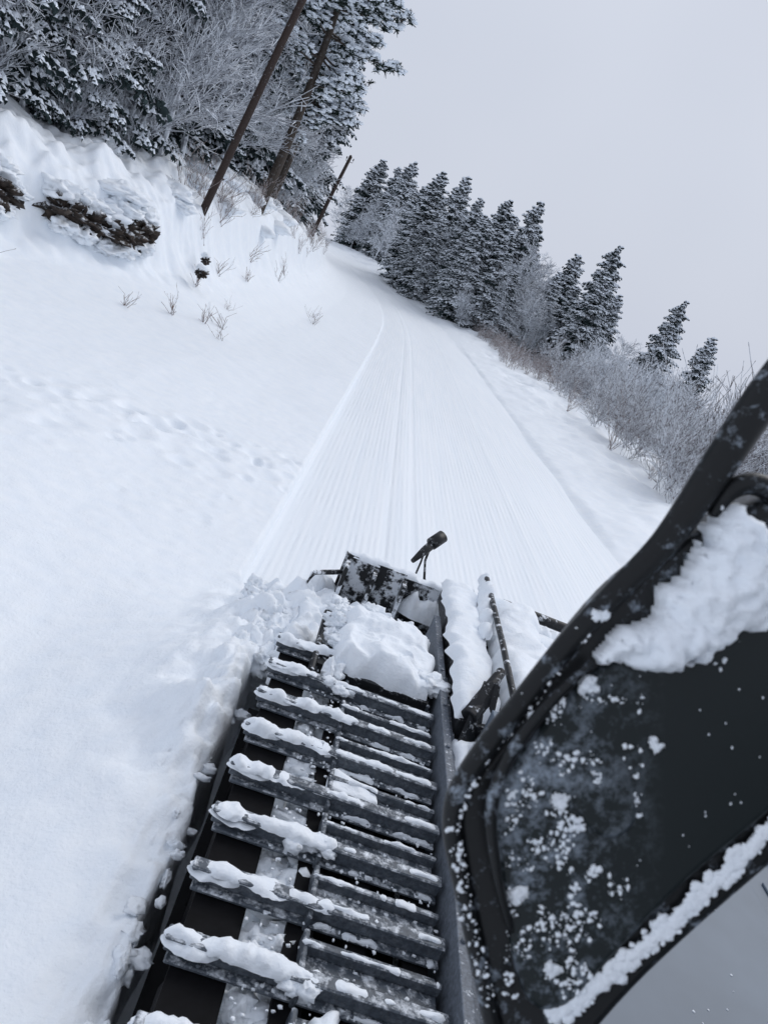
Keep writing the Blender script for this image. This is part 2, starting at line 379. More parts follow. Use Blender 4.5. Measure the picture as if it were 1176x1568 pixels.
def branchy(b,p,d,ln,r,depth,m,spread=.6,segs=4,kids=2,grav=0,rmin=.006,jit=.18):
    pts=[Vector(p)]; rad=[r]; d=Vector(d).normalized()
    for k in range(segs):
        d=(d+Vector((U(-jit,jit),U(-jit,jit),U(-jit,jit)+grav))).normalized()
        pts.append(pts[-1]+d*(ln/segs)); rad.append(max(rmin,r*(1-.75*(k+1)/segs)))
        if depth>0:
            for q in range(kids):
                if k==0 and depth>2: continue
                a=Vector((U(-1,1),U(-1,1),U(-.5,1))).normalized()
                nd=(d+a*spread*U(.7,1.4)).normalized()
                branchy(b,pts[-1],nd,ln*U(.38,.62),max(rmin,rad[-1]*.6),depth-1,m,spread,max(2,segs-1),kids,grav,rmin,jit)
    b.tube(pts,rad,3,m,cap=False)
def birch_mesh(name,seed,h,rmin=.014):
    random.seed(seed); b=MB()
    pts=[Vector((0,0,-.4))]; d=Vector((U(-.1,.1),U(-.1,.1),1))
    n=12
    for k in range(n):
        d=(d+Vector((U(-.07,.07),U(-.07,.07),0))).normalized(); pts.append(pts[-1]+d*h/n)
        if k>1:
            for q in range(4):
                a=U(0,6.28); nd=Vector((math.cos(a),math.sin(a),U(.3,1.0)))
                branchy(b,pts[-1]-d*U(0,h/n),nd,h*.30*(1-.6*k/n)*U(.7,1.2),.03,2,0,.75,4,2,-.02,rmin)
    b.tube(pts,[h*.011*(1-.85*k/n)+.01 for k in range(n+1)],6,0)
    return b.mesh(name,[M_birch])
B_m=[birch_mesh('birch_%d'%i,60+i,9) for i in range(3)]
def bush_mesh(name,seed,h,n,rmin,mat,spread=.7,depth=2,kids=2):
    random.seed(seed); b=MB()
    for k in range(n):
        a=U(0,6.28); t=U(.1,.75); o=(U(-.25,.25)*h*.6,U(-.25,.25)*h*.6,-.1)
        branchy(b,o,(math.cos(a)*t,math.sin(a)*t,1),h*U(.6,1.1),.014,depth,0,spread,4,kids,.02,rmin)
    return b.mesh(name,[mat])
BU_big=[bush_mesh('bush_big_%d'%i,80+i,2.4,7,.009,M_twig,.7,2,2) for i in range(4)]
BU_med=[bush_mesh('bush_med_%d'%i,90+i,1.2,6,.006,M_grass,.6,2,1) for i in range(4)]
BU_sm=[bush_mesh('bush_small_%d'%i,100+i,.55,5,.0045,M_grass,.6,1,1) for i in range(3)]
BU_f=[bush_mesh('bush_frost_%d'%i,110+i,3.2,8,.012,M_birch,.7,2,3) for i in range(3)]
random.seed(11)
def place(me,name,x,y,s=1,parent=None,z=None,sz=None,tilt=.0):
    o=bpy.data.objects.new(name,me); col.objects.link(o)
    o.location=(x,y,(hz(x,y) if z is None else z)-.05); o.rotation_euler=(U(-tilt,tilt),U(-tilt,tilt),U(0,6.28)); o.scale=(s,s,sz or s)
    if parent: o.parent=parent
    return o
def pick(l): return l[int(R()*len(l))%len(l)]
def sh(y): return float(shift(np.array([y]))[0])
for x,y,t in ((6.3,80,13.7),(8.7,78,14.2),(1.6,92,15.8),(-.6,97,16.0),(3.8,84,13.3),(-2.3,104,14.6),(5.0,76,11.0),(7.4,75,10.5),(2.6,88,12.2),(9.6,80,12.0),(.4,94,12.8),(-1.2,99,11.5),(6.0,84,14.0),
              (3.6,80,9.5),(1.0,88,10.5),(-.9,94,9.8),(8.6,73,7.5),(10.8,79,9.6),(6.8,77,12.2),(4.4,80,11.6),
              (15.8,70,12.4),(14.9,84,11.9),(13.6,82,9.5),(16.6,76,9.4),(14.2,72,8.2),(15.0,67,9.4),(17.0,68,8.6),(12.9,76,8.6),(19.4,60,9.3),(24.6,64,8.0),(-6,140,21.3),(-12.2,150,21),(-3.5,128,17)):
    g=hz(x,y); s=(t-g)/14
    place(pick(S_far),'spruce_tree',x,y,s*U(.95,1.2),sz=s,tilt=.03)
F=empty('distant_forest')
for i in range(85):
    y=U(112,165); x=U(-60,8)
    u=x-sh(y)
    if -6<u<7 and y<150: continue
    place(pick(S_far) if R()<.4 else pick(B_m),'tree',x,y,U(.7,1.15),F)
for i in range(34):
    y=U(80,112); x=U(5.5,14)-(y-80)*.30
    if x-sh(y)<8: continue
    k=R(); place(pick(S_far) if k<.4 else pick(B_m),'tree',x,y,U(.45,.75) if k<.4 else U(.8,1.1),F)
for (x,y,s) in ((9.8,73,.9),(10.6,76,1.0),(11.2,70,.6),(12.6,72,.6),(18,64,.65),(20.5,62,.7),(22,60,.6),(17.5,58,.5),(5.6,72.5,.4),(19,52,.5),(15.5,55,.45),(16.5,44,.40),(18.5,40,.42),(15.5,36,.32),(14.5,31,.27)):
    place(pick(B_m),'birch_tree',x,y,s,tilt=.1)
F2=empty('hillside_forest')
for i in range(150):
    y=U(14,112); u=-8.8-min(14,abs(random.gauss(0,1))*5)-U(0,3)
    x=u+sh(y)+bo1(y)
    k=R()
    if k<.55: place(pick(S_near) if y<45 else pick(S_far),'spruce',x,y,U(.65,1.2),F2,tilt=.06)
    else: place(pick(B_m),'birch',x,y,U(.7,1.2),F2,tilt=.12)
for i in range(34):
    y=U(44,112); u=-8.4-U(0,2.2); x=u+sh(y)
    place(pick(BU_f) if R()<.5 else pick(B_m),'frosted_shrub',x,y,U(.6,1.0),F2,tilt=.1)
for (x,y,s) in ((-10.6,18.8,.8),(-12.2,16.8,1.),(-9.5,21.5,.8),(-12.8,19.5,1.1),(-10.2,23.5,1.1),(-9.2,27.5,.8),(-12,22,1.2),(-10.4,20.4,.5),(-13.2,15.6,.9),(-9.3,31,.9),(-9.6,36,1.0),(-8.9,24.6,.4),(-11.4,18.0,.45),(-14,17.5,1.1)):
    place(pick(S_near),'spruce_tree',x,y,s,tilt=.07)
for (x,y,s) in ((-8.2,24.5,.8),(-8.4,27,.9),(-8.9,21.9,.5),(-8.1,31,.6),(-8.9,25.5,1.0),(-8.6,36,.8),(-9.0,41,.9),(-9.6,29,1.0),(-9.9,19.6,.7),(-11.0,17.4,.7),(-12.4,15.6,.7)):
    place(pick(B_m),'birch_tree',x,y,s,tilt=.14)
for (x,y,s) in ((-9.3,20.6,.5),(-10.3,18.0,.45),(-11.3,16.4,.5),(-12.5,14.6,.5),(-8.5,22.6,.5),(-8.9,23.6,.8)):
    place(pick(BU_f),'frosted_shrub',x,y,s,F2,tilt=.2)

def pine(name,x,y,h,seed,cr=.42,lean=.9):
    random.seed(seed); b=MB(); K=14; pts=[];rad=[]
    for k in range(K+1):
        t=k/K; pts.append(Vector((lean*t+.12*math.sin(t*5),.15*math.sin(t*3),h*t-.4))); rad.append(.19*(1-t)**.8+.02)
    b.tube(pts,rad,10,2)
    for q in range(85):
        t=cr+(1-cr)*R()**.9; p=pts[min(K,int(t*K))]+Vector((0,0,U(-.3,.3)))
        a=U(0,6.28); Lb=(2.7*math.sin(math.pi*min(.97,(t-cr)/(1-cr)*.75+.22)))*U(.55,1.1)
        e=p; d=Vector((math.cos(a),math.sin(a),U(-.25,.35))).normalized(); bp=[p]
        for s in range(5):
            d=(d+Vector((U(-.18,.18),U(-.18,.18),U(-.08,.14)))).normalized(); e=e+d*Lb/5; bp.append(e)
            if s>=1:
                for c in range(6):
                    c0=e+Vector((U(-.35,.35),U(-.35,.35),U(-.18,.22)))*(.5+.25*Lb)
                    b.tube([e,c0],[.012,.006],3,2,cap=False)
                    for nd in range(18):
                        v=Vector((random.gauss(0,1),random.gauss(0,1),random.gauss(.35,.8))).normalized()*U(.14,.26)
                        w=v.cross(Vector((U(-1,1),U(-1,1),U(-1,1)))).normalized()*.028
                        b.face([c0-w,c0+w,c0+v+w*.4,c0+v-w*.4],0)
                    if R()<.9:
                        for nd in range(4):
                            b.blob(c0+Vector((U(-.15,.15),U(-.15,.15),U(.0,.14))),(U(.07,.18),U(.07,.18),U(.035,.07)),1,seed=R()*50,amp=.6,sub=1)
        b.tube(bp,[.05,.04,.03,.025,.018,.01],4,2,cap=False)
    o=b.obj(name,[M_needle2,M_tsnow,M_bark]); o.location=(x,y,hz(x,y)); return o
pine('pine_tree',-6.75,33,14.5,5,.40)
pine('pine_tree',-8.0,41,12,6,.30)
random.seed(21)

def pole(name,x,y,h,r,lean):
    b=MB(); b.tube([(0,0,-.5),(lean[0]*.5,lean[1]*.5,h*.5),(lean[0],lean[1],h)],[r*1.1,r,r*.85],14,0)
    b.tube([(lean[0]-.02,lean[1],h-.1),(lean[0]-.02,lean[1],h+.06)],[r*.95,r*.5],14,0)
    for s in (-1,1):
        b.tube([(lean[0],lean[1],h-.35),(lean[0]+s*.22,lean[1],h-.35),(lean[0]+s*.22,lean[1],h-.2)],.02,6,0)
        b.tube([(lean[0]+s*.22,lean[1],h-.2),(lean[0]+s*.22,lean[1],h-.08)],[.045,.03],8,0)
    o=b.obj(name,[M_pole],True); o.location=(x,y,hz(x,y)); return o
pole('utility_pole',-6.5,24,10,.105,(1.7,0))
pole('utility_pole',-7.3,54,5.6,.12,(.85,0))

V=empty('roadside_shrubs')
for i in range(75):
    y=17+52*R(); x=8.8+U(0,9)**1.15+ (y-20)*.03
    k=R()
    if k<.6: place(pick(BU_big),'shrub',x+.8,y,U(.5,1.1),V,tilt=.15)
    else: place(pick(BU_med),'shrub',x,y,U(.6,1.3),V,tilt=.2)
for (x,y,s) in ((8.9,20.5,.6),(9.0,21.6,.7),(9.3,22.5,.9),(10.2,23,1.0),(11.5,24,1.2),(12.8,23,1.2),(13.5,25,1.5),(12.2,28,1.1),(10.2,31,.8),(14.5,27,1.5),(15.5,30,1.5),(11.0,36,.9),(13.2,36,1.0),(16,38,1.3),(10.6,45,.8),(14,46,1.1),(18,45,1.4),(20,52,1.5),(16,55,1.2),(9.4,27,.6),(9.6,33,.7),(12.0,20.5,1.1),(13.5,21.5,1.4),(15,23,1.6),(11,26,1.0)):
    place(pick(BU_big),'shrub',x,y,s,V,tilt=.15)
for i in range(30):
    y=U(24,66); x=U(12.8,23); place(pick(BU_f),'shrub',x,y,U(.4,.85)*(1 if y>35 else .75),V,tilt=.1)
for i in range(110):
    y=U(50,74); x=7.4+abs(random.gauss(0,3.2))
    place(pick(BU_med),'brush',x-(max(0,y-62))*.05,y,U(.4,1.0),V,tilt=.2)
V2=empty('small_bushes')
for (x,y,s) in ((-4.4,19.2,1.0),(-4.0,19.8,1.1),(-4.9,18.3,1.0),(-3.7,18.4,.7),(-5.6,17,.8),(-7.9,15.2,1.0),(-8.4,14.0,1.2),(-4.6,22.5,.6),(-3.0,31,1.),(-3.3,33,.8),(-5.5,22,1),(-5.7,25,1),(-5.4,28,1.1),(-5.9,30,1.2),(-5.3,34,1.2),(-5.6,37,1.3)):
    place(pick(BU_sm),'twigs',x,y,s,V2,tilt=.25)
for i in range(36):
    y=U(22,75); u=-6.2-U(0,1.2)+.2; x=u+sh(y)
    place(pick(BU_med),'twigs',x,y,U(.4,1.0),V2,tilt=.25)

# ------------------------------------------------------------------ snow groomer
G=empty('snow_groomer')
ZT=1.0
def build_track(x0,y0,y1,flip=False):
    b=MB(); W=.97
    def X(t): return x0+(t if not flip else W-t)
    def bx(b,a,c,*r):
        p,q=sorted((X(a),X(c))); b.box(p,q,*r)
    for a,c in ((.055,.245),(.40,.50),(.62,.70),(.84,.94)):
        bx(b,a,c,y0,y1,ZT-.035,ZT-.005,0); bx(b,a,c,y0,y1,.06,.09,0)
    yy=y0+.35
    while yy<y1-.2:
        for a in (.16,.62):
            c=[X(a)-.11,X(a)+.11]
            b.tube([(c[0],yy,.50),(c[0]+.03,yy,.50),(c[1]-.03,yy,.50),(c[1],yy,.50)],[.34,.40,.40,.34],24,0)
            b.tube([(c[0]-.01,yy,.5),(c[1]+.01,yy,.5)],.16,16,0)
        yy+=.85
    b.obj('track_belts_and_wheels',[M_rubber],False,G)
    s=MB()
    y=y0; rows=[]
    while y<y1: rows.append(y); y+=.305
    for y in rows:
        bx(s,.03,.975,y-.045,y+.045,ZT,ZT+.018,0)
        bx(s,.015,.975,y-.016,y+.016,ZT+.018,ZT+.075,0)
        bx(s,.01,.975,y-.028,y+.028,ZT+.075,ZT+.09,0)
        bx(s,.47,.96,y+.085,y+.215,ZT-.002,ZT+.02,0)
        bx(s,.46,.965,y+.135,y+.160,ZT+.02,ZT+.066,0)
        bx(s,.01,.975,y-.04,y+.04,.01,.055,0)
        for a in (.14,.66,.89):
            for e in (-.035,.035):
                s.tube([(X(a),y+e,ZT+.018),(X(a),y+e,ZT+.030)],.010,6,0)
        bx(s,.455,.475,y-.05,y+.21,ZT-.05,ZT+.060,0)
    o=s.obj('track_slats',[M_alu],False,G); bevel(o,.005,1)
    q=MB()
    for i,y in enumerate(rows):
        z=ZT+.09
        e0,e1=sorted((X(.0),X(.56)))
        q.ridge((e0,y,z-.010),(e1,y,z-.010),.066,.022,0,seed=i*5.3,amp=.9,n=8,seg=.012)
        e0,e1=sorted((X(-.005),X(.20)))
        q.ridge((e0,y-.004,z-.03),(e1,y-.004,z-.03),.078,.036,0,seed=i*9.3,amp=.7,n=8,seg=.012)
        e0,e1=sorted((X(.45),X(.96)))
        q.ridge((e0,y,z),(e1,y,z),.030,.008,0,seed=i*3.3+2,amp=1.3,n=6,thr=-.05,seg=.012)
        q.ridge((e0,y-.035,ZT+.018),(e1,y-.035,ZT+.018),.022,.010,0,seed=i*3.7+2,amp=1.6,n=5,thr=.05,seg=.012)
        q.ridge((e0,y+.148,ZT+.066),(e1,y+.148,ZT+.066),.022,.007,0,seed=i*4.3+2,amp=1.5,n=6,thr=-.05,seg=.012)
        for k in range(16):
            q.blob((X(U(.27,.44)),y+U(.03,.28),ZT-U(.04,.15)),(U(.04,.09),U(.03,.07),U(.02,.05)),0,seed=R()*90,amp=.7,sub=2)
        for k in range(80):
            q.blob((X(U(.25,.97)),y+U(-.05,.28),ZT+.018+U(0,.006)),(U(.003,.010),U(.003,.010),U(.003,.007)),0,seed=R()*90,amp=.5,sub=1)
        if i in (9,13):
            p,r_=sorted((X(.48),X(.70 if i!=9 else .62)))
            q.slab(p,r_,y+.07,y+.22,ZT+.02,.05,0,seed=i,res=.012,amp=.5,edge=.04)
        if i%2==0:
            for k in range(4):
                q.blob((X(U(.30,.52)),y+U(-.05,.05),z+U(-.04,-.01)),(U(.03,.05),U(.025,.04),U(.02,.03)),0,seed=R()*90,amp=.6,sub=2)
    e0,e1=sorted((X(.235),X(.48)))
    q.slab(e0,e1,y0+.1,y1-.1,ZT-.30,.20,0,seed=3,res=.02,amp=.9,edge=.03)
    q.obj('snow_on_track',[M_snowl],True,G)
    d=MB(); bx(d,.0,.95,y0+.2,y1-.2,.3,.6,0); d.obj('wheel_frame',[M_rubber],False,G)
build_track(0,-1.12,4.2)
random.seed(5)
build_track(3.85,-1.12,4.2,True)
random.seed(31)
b=MB()
b.box(.99,1.035,-1.3,5.0,.55,1.16,0)
b.box(1.035,1.20,-1.3,3.9,.9,1.10,0)
b.box(1.035,1.07,-1.3,4.2,1.10,1.13,0)
for k in range(14): b.tube([(1.012,-1+.4*k,1.16),(1.012,-1+.4*k,1.172)],.012,8,0)
o=b.obj('chassis_side',[M_plate],False,G); bevel(o,.006,2)
b=MB(); b.box(1.20,3.60,-1.4,3.6,.5,1.34,0); b.box(1.26,2.36,.95,2.9,1.34,1.352,0); b.box(2.44,3.54,.95,2.9,1.34,1.352,0)
o=b.obj('hood',[M_paint],False,G); bevel(o,.03,4)
b=MB(); b.box(.98,3.85,4.2,4.9,.35,.62,0); o=b.obj('front_crossmember',[M_black],False,G)
b=MB()
v=[(1.2,.75,1.35),(3.6,.75,1.35),(3.6,-1.4,1.35),(1.2,-1.4,1.35),(1.35,.45,3.3),(3.45,.45,3.3),(3.45,-1.3,3.3),(1.35,-1.3,3.3)]
for f in ((0,1,5,4),(1,2,6,5),(2,3,7,6),(3,0,4,7),(4,5,6,7)): b.face([v[i] for i in f],0)
b.obj('cab_shell',[M_paint],False,G)
b=MB()
def lerp(a,c,t): return tuple(a[i]+(c[i]-a[i])*t for i in range(3))
def win(q,off):
    c=[lerp(lerp(q[0],q[1],s),lerp(q[3],q[2],s),t) for s,t in ((.06,.12),(.94,.12),(.94,.93),(.06,.93))]
    b.face([tuple(p[i]+off[i] for i in range(3)) for p in c],0)
win((v[0],v[1],v[5],v[4]),(0,.012,.004)); win((v[3],v[0],v[4],v[7]),(-.012,0,.002)); win((v[1],v[2],v[6],v[5]),(.012,0,.002))
b.obj('cab_windows',[M_glass],False,G)
b=MB()
b.box(.33,.94,3.88,4.55,1.02,1.09,0); b.box(.37,.90,3.95,4.45,.75,1.02,0)
b.box(.27,.33,3.95,4.6,.95,1.06,0)
b.tube([(.25,3.85,1.05),(.25,4.5,1.12),(.55,4.66,1.14)],.022,8,0)
b.tube([(.5,3.86,.95),(.5,3.80,1.0),(.9,3.80,1.0),(.9,3.86,.95)],.015,8,0)
o=b.obj('step_box',[M_black],False,G); bevel(o,.01,2)
b=MB()
b.box(1.06,1.30,3.6,5.5,1.08,1.22,0)
b.tube([(1.34,3.3,1.34),(1.34,4.4,1.38),(1.36,5.6,1.36)],.022,8,0)
b.tube([(1.1,3.6,1.25),(1.25,3.9,1.42),(1.3,4.1,1.30)],[.05,.03,.02],8,0)
b.box(1.36,1.75,3.5,5.4,1.05,1.16,0)
b.box(2.2,3.6,3.5,5.1,.9,1.1,0)
b.tube([(1.60,5.75,1.14),(2.3,5.78,1.12),(3.6,5.75,1.12)],.045,10,0)
o=b.obj('lift_arms',[M_black],False,G); bevel(o,.008,2)
b=MB()
b.face([(1.06,3.45,1.14),(1.22,3.62,1.14),(1.20,3.75,1.42),(1.13,3.72,1.42)],0)
b.face([(1.22,3.62,1.14),(1.26,3.60,1.14),(1.23,3.74,1.42),(1.20,3.75,1.42)],0)
b.obj('gusset',[M_black],False,G)
b=MB()
def blade(xa,ya,xb,yb,zt,m=0):
    n=14; P0=Vector((xa,ya,0));P1=Vector((xb,yb,0)); d=(P1-P0).normalized(); nn_=Vector((-d.y,d.x,0))
    rows=[]
    for k in range(n+1):
        t=k/n; z=.08+(zt-.08)*t; off=-.20*math.sin(math.pi*t)
        rows.append((off,z))
    for off2 in (0,-.05):
        for k in range(n):
            a,za=rows[k];c,zc=rows[k+1]
            A=P0+nn_*(a+off2);B=P1+nn_*(a+off2);C=P1+nn_*(c+off2);D=P0+nn_*(c+off2)
            b.face([(A.x,A.y,za),(B.x,B.y,za),(C.x,C.y,zc),(D.x,D.y,zc)],m)
    A=P0;B=P1;C=P1-nn_*.05;D=P0-nn_*.05
    b.face([(A.x,A.y,zt),(B.x,B.y,zt),(C.x,C.y,zt),(D.x,D.y,zt)],m)
blade(.30,5.75,4.5,5.75,.95)
blade(-.18,5.05,.30,5.75,.70)
blade(4.5,5.75,4.98,5.05,.80)
b.box(.28,.78,5.55,5.60,.75,1.16,0)
b.box(.78,1.25,5.57,5.61,.75,1.12,0)
for xx in (.30,.52,.76): b.box(xx,xx+.03,5.40,5.555,.7,1.12,0)
b.tube([(.05,5.3,.85),(.10,5.35,1.0),(.30,5.5,1.02)],[.02,.02,.02],6,0)
o=b.obj('dozer_blade',[M_blade],False,G); m_=o.modifiers.new('s','SOLIDIFY'); m_.thickness=.012
b=MB()
b.tube([(.79,5.68,1.24),(.86,5.78,1.32),(.93,5.88,1.40)],[.018,.035,.036],14,0)
b.tube([(.90,5.85,1.373),(.975,5.93,1.445)],[.052,.052],18,0)
b.tube([(.90,5.84,1.35),(.90,5.80,1.24),(.94,5.74,1.12),(.98,5.7,1.05)],.011,6,0)
b.tube([(.87,5.84,1.35),(.87,5.78,1.22),(.86,5.72,1.12)],.008,6,0)
b.obj('blade_marker_lamp',[M_black],True,G)
q=MB()
q.slab(.33,.95,3.88,4.56,1.09,.16,0,seed=1,res=.012,amp=.42,edge=.14)
for k in range(16):
    a=U(0,1); x,y=((U(.30,.98),U(4.45,4.7)) if a<.5 else ((U(.28,.42),U(3.85,4.5)) if a<.8 else (U(.4,.95),U(4.0,4.5))))
    q.blob((x,y,1.06+U(0,.10)),(U(.05,.12),U(.05,.10),U(.04,.08)),0,seed=R()*99,amp=.6,sub=3)
q.slab(1.04,1.31,3.62,5.5,1.22,.08,0,seed=2,res=.02,amp=.4,edge=.07)
q.slab(1.35,1.78,3.3,5.4,1.18,.16,0,seed=5,res=.03,amp=.35,edge=.14)
q.slab(1.04,1.24,2.55,3.55,1.10,.09,0,seed=7,res=.02,amp=.5,edge=.08)
q.slab(1.75,3.7,3.2,5.5,1.05,.14,0,seed=9,res=.04,amp=.5,edge=.2)
q.slab(1.28,3.55,3.1,3.58,1.34,.10,0,seed=12,res=.03,amp=.5,edge=.12)
q.slab(-.34,.50,4.5,5.75,.42,.36,0,seed=19,res=.016,amp=.6,edge=.3)
q.slab(.0,1.1,4.62,5.5,.62,.24,0,seed=23,res=.016,amp=.5,edge=.22)
q.slab(.02,.30,4.15,4.75,.72,.20,0,seed=29,res=.016,amp=.7,edge=.12)
for k in range(34):
    x=U(-.38,.45); y=U(4.25,5.65)
    q.blob((x,y,.50+.22*max(0,1-abs(x-.15)/.6)+U(-.05,.06)),(U(.06,.16),U(.06,.15),U(.05,.11)),0,seed=R()*99,amp=.6,sub=3,fq=1.9)
q.ridge((.27,5.59,1.15),(1.27,5.60,1.13),.08,.04,0,seed=3,amp=.6,n=8)
q.ridge((.8,5.52,.88),(1.3,5.52,.86),.16,.20,0,seed=13,amp=.3,n=8)
q.ridge((1.36,5.6,1.05),(4.4,5.72,1.0),.17,.10,0,seed=4,amp=.6,n=8)
q.ridge((1.28,4.6,1.28),(1.38,5.72,1.30),.10,.09,0,seed=14,amp=.5,n=8)
q.ridge((-.2,5.02,.68),(.30,5.72,.80),.22,.12,0,seed=6,amp=.7,n=8)
for k in range(60):
    x=U(-.5,.02); y=U(1.0,5.9); 
    if y<3.4: x=U(-.14,-.04)
    q.blob((x,y,hz(min(x,-.12),y)+.04*U(-.8,1)),(U(.012,.05),U(.012,.06),U(.01,.03)),0,seed=R()*99,amp=.6,sub=2)
for k in range(160):
    r_=U(.002,.008); q.blob((U(1.22,3.2),U(.8,3.0),1.353),(r_,r_,r_*.5),0,seed=R()*99,amp=.5,sub=1)
q.obj('snow_on_machine',[M_snowl],True,G)

# ------------------------------------------------------------------ camera
H=3.2; pit=math.radians(16.3); hd=math.radians(4.4); roll=math.radians(22)
fh=Vector((math.sin(hd),math.cos(hd),0)); rh=Vector((math.cos(hd),-math.sin(hd),0)); zz=Vector((0,0,1))
vd=fh*math.cos(pit)-zz*math.sin(pit); u0=fh*math.sin(pit)+zz*math.cos(pit)
cr=rh*math.cos(roll)+u0*math.sin(roll); cu=-rh*math.sin(roll)+u0*math.cos(roll)
cam=bpy.data.cameras.new('camera'); co=bpy.data.objects.new('camera',cam); col.objects.link(co)
Mx=Matrix.Identity(4)
for i in range(3): Mx[i][0]=cr[i];Mx[i][1]=cu[i];Mx[i][2]=-vd[i]
Mx[2][3]=H
co.matrix_world=Mx
cam.sensor_fit='VERTICAL'; cam.sensor_height=36; cam.lens=27.0; cam.clip_end=2000; cam.clip_start=.05
cam.dof.use_dof=True; cam.dof.focus_distance=9; cam.dof.aperture_fstop=8
sc.camera=co

# ------------------------------------------------------------------ side mirror hung on the cab
D=.80; k_=D/1177
MM=Mx.copy()
for i in range(3): MM[i][3]=Mx[i][3]+vd[i]*D
mir=bpy.data.objects.new('wing_mirror',None); col.objects.link(mir); mir.parent=G
mir.matrix_world=MM
def m2(x,y,z=0): return ((x-588)*k_,(784-y)*k_,z)
def smooth_poly(P,it=2):
    for _ in range(it):
        Q=[]
        for i in range(len(P)):
            a=P[i];c=P[(i+1)%len(P)]
            Q.append((a[0]*.75+c[0]*.25,a[1]*.75+c[1]*.25)); Q.append((a[0]*.25+c[0]*.75,a[1]*.25+c[1]*.75))
        P=Q
    return P
def plate(P,z0,z1,rim=10,name='',mat=None,dz=0):
    b=MB(); P=smooth_poly(P,2); n=len(P)
    cx=sum(p[0] for p in P)/n; cy=sum(p[1] for p in P)/n
    def ins(t):
        out=[]
        for i in range(n):
            a=P[i-1];c=P[(i+1)%n]; tx,ty=c[0]-a[0],c[1]-a[1]; l=math.hypot(tx,ty) or 1
            nx,ny=-ty/l,tx/l
            if (nx*(cx-P[i][0])+ny*(cy-P[i][1]))<0: nx,ny=-nx,-ny
            out.append((P[i][0]+nx*t,P[i][1]+ny*t))
        return out
    rings=[(ins(0),z0),(ins(0),z1-rim*k_),(ins(rim*.3),z1-rim*.3*k_),(ins(rim),z1)]
    for r_,z in rings: b.v.extend([m2(x,y,z) for x,y in r_])
    for r_ in range(3):
        for i in range(n):
            b.f.append((r_*n+i,r_*n+(i+1)%n,(r_+1)*n+(i+1)%n,(r_+1)*n+i)); b.m.append(0)
    b.f.append(tuple(3*n+i for i in range(n))); b.m.append(0)
    b.f.append(tuple(i for i in range(n))[::-1]); b.m.append(0)
    o=b.obj(name,[mat],False,mir); 
    for p in o.data.polygons:
        if len(p.vertices)==4: p.use_smooth=True
    return o
plate([(930,915),(1010,850),(1110,790),(1300,700),(1300,1230),(1176,1335),(1060,1435),(960,1530),(870,1640),(775,1640),(742,1500),(712,1350),(697,1262),(706,1215),(750,1155),(830,1045)],-.06,0,16,'housing',M_mir)
plate([(960,985),(1060,960),(1300,880),(1300,1130),(1176,1240),(1040,1350),(910,1490),(860,1545),(800,1540),(770,1400),(752,1280),(756,1215),(810,1130),(880,1050)],-.01,.010,12,'back_cover',M_mirp)
plate([(930,1150),(965,1175),(975,1215),(970,1260),(935,1285),(900,1270),(870,1230),(880,1180)],-.01,.013,10,'hinge_boss',M_mirp)
def rod(pts,rad,name,mat=M_mir,n=16):
    b=MB()
    P=[Vector(m2(*p)) for p in pts]
    Q=[];Rd=[]
    for i in range(len(P)-1):
        a=P[max(i-1,0)];p0=P[i];p1=P[i+1];c=P[min(i+2,len(P)-1)]
        for s in range(6):
            t=s/6; Q.append(.5*((2*p0)+(p1-a)*t+(2*a-5*p0+4*p1-c)*t*t+(-a+3*p0-3*p1+c)*t**3)); Rd.append((rad[i]*(1-t)+rad[i+1]*t)*k_)
    Q.append(P[-1]);Rd.append(rad[-1]*k_)
    b.tube(Q,Rd,n,0); return b.obj(name,[mat],True,mir)
rod([(1300,440,.0),(1176,600,.0),(1100,712,.0),(1020,828,.0),(945,905,.0),(870,985,.0),(795,1080,.0),(742,1148,.0),(702,1212,0),(692,1270,0),(706,1350,0),(745,1530,0),(770,1640,0)],
    [30,30,27,22,19,18,18,18,17,15,14,13,13],'support_arm')
rod([(900,1010,.015),(830,1075,.02),(775,1150,.02),(748,1230,.02),(756,1320,.02),(780,1420,.01)],[6,9,10,10,8,5],'inner_rib')
rod([(1090,790,.0),(1120,750,.0),(1160,742,.0),(1210,775,.0),(1260,830,0)],[8,16,18,18,18],'upper_bracket')
q=MB()
def ns(x,y,s): return noise.noise(Vector((x/s,y/s,3.3)))
sp=smooth_poly([(905,1000),(935,965),(985,955),(1010,900),(1060,840),(1105,765),(1150,800),(1185,840),(1230,800),(1280,900),(1190,945),(1110,975),(1060,1005),(1010,1035),(960,1015)],2)
def sdist(x,y):
    ins=False; dm=1e9; n=len(sp)
    for i in range(n):
        x1,y1=sp[i];x2,y2=sp[(i+1)%n]
        if (y1>y)!=(y2>y) and x<(x2-x1)*(y-y1)/(y2-y1)+x1: ins=not ins
        dx,dy=x2-x1,y2-y1; t=max(0,min(1,((x-x1)*dx+(y-y1)*dy)/(dx*dx+dy*dy+1e-9)))
        dm=min(dm,math.hypot(x-x1-t*dx,y-y1-t*dy))
    return dm if ins else -dm
st=5; xs=list(range(880,1300,st)); ys=list(range(740,1060,st)); ds={}
base=len(q.v)
for j,y in enumerate(ys):
    for i,x in enumerate(xs):
        d=sdist(x,y)+16*ns(x,y,28)+9*ns(x+50,y,10)+4*ns(x+9,y,4)
        ds[i,j]=d
        t=max(0,min(1,d/55)); hh=.006+.045*math.sqrt(1-(1-t)**2)*(1+.30*ns(x,y,45)+.18*ns(x,y,16)+.07*ns(x,y,6)) if d>0 else -.012
        q.v.append(m2(x,y,hh))
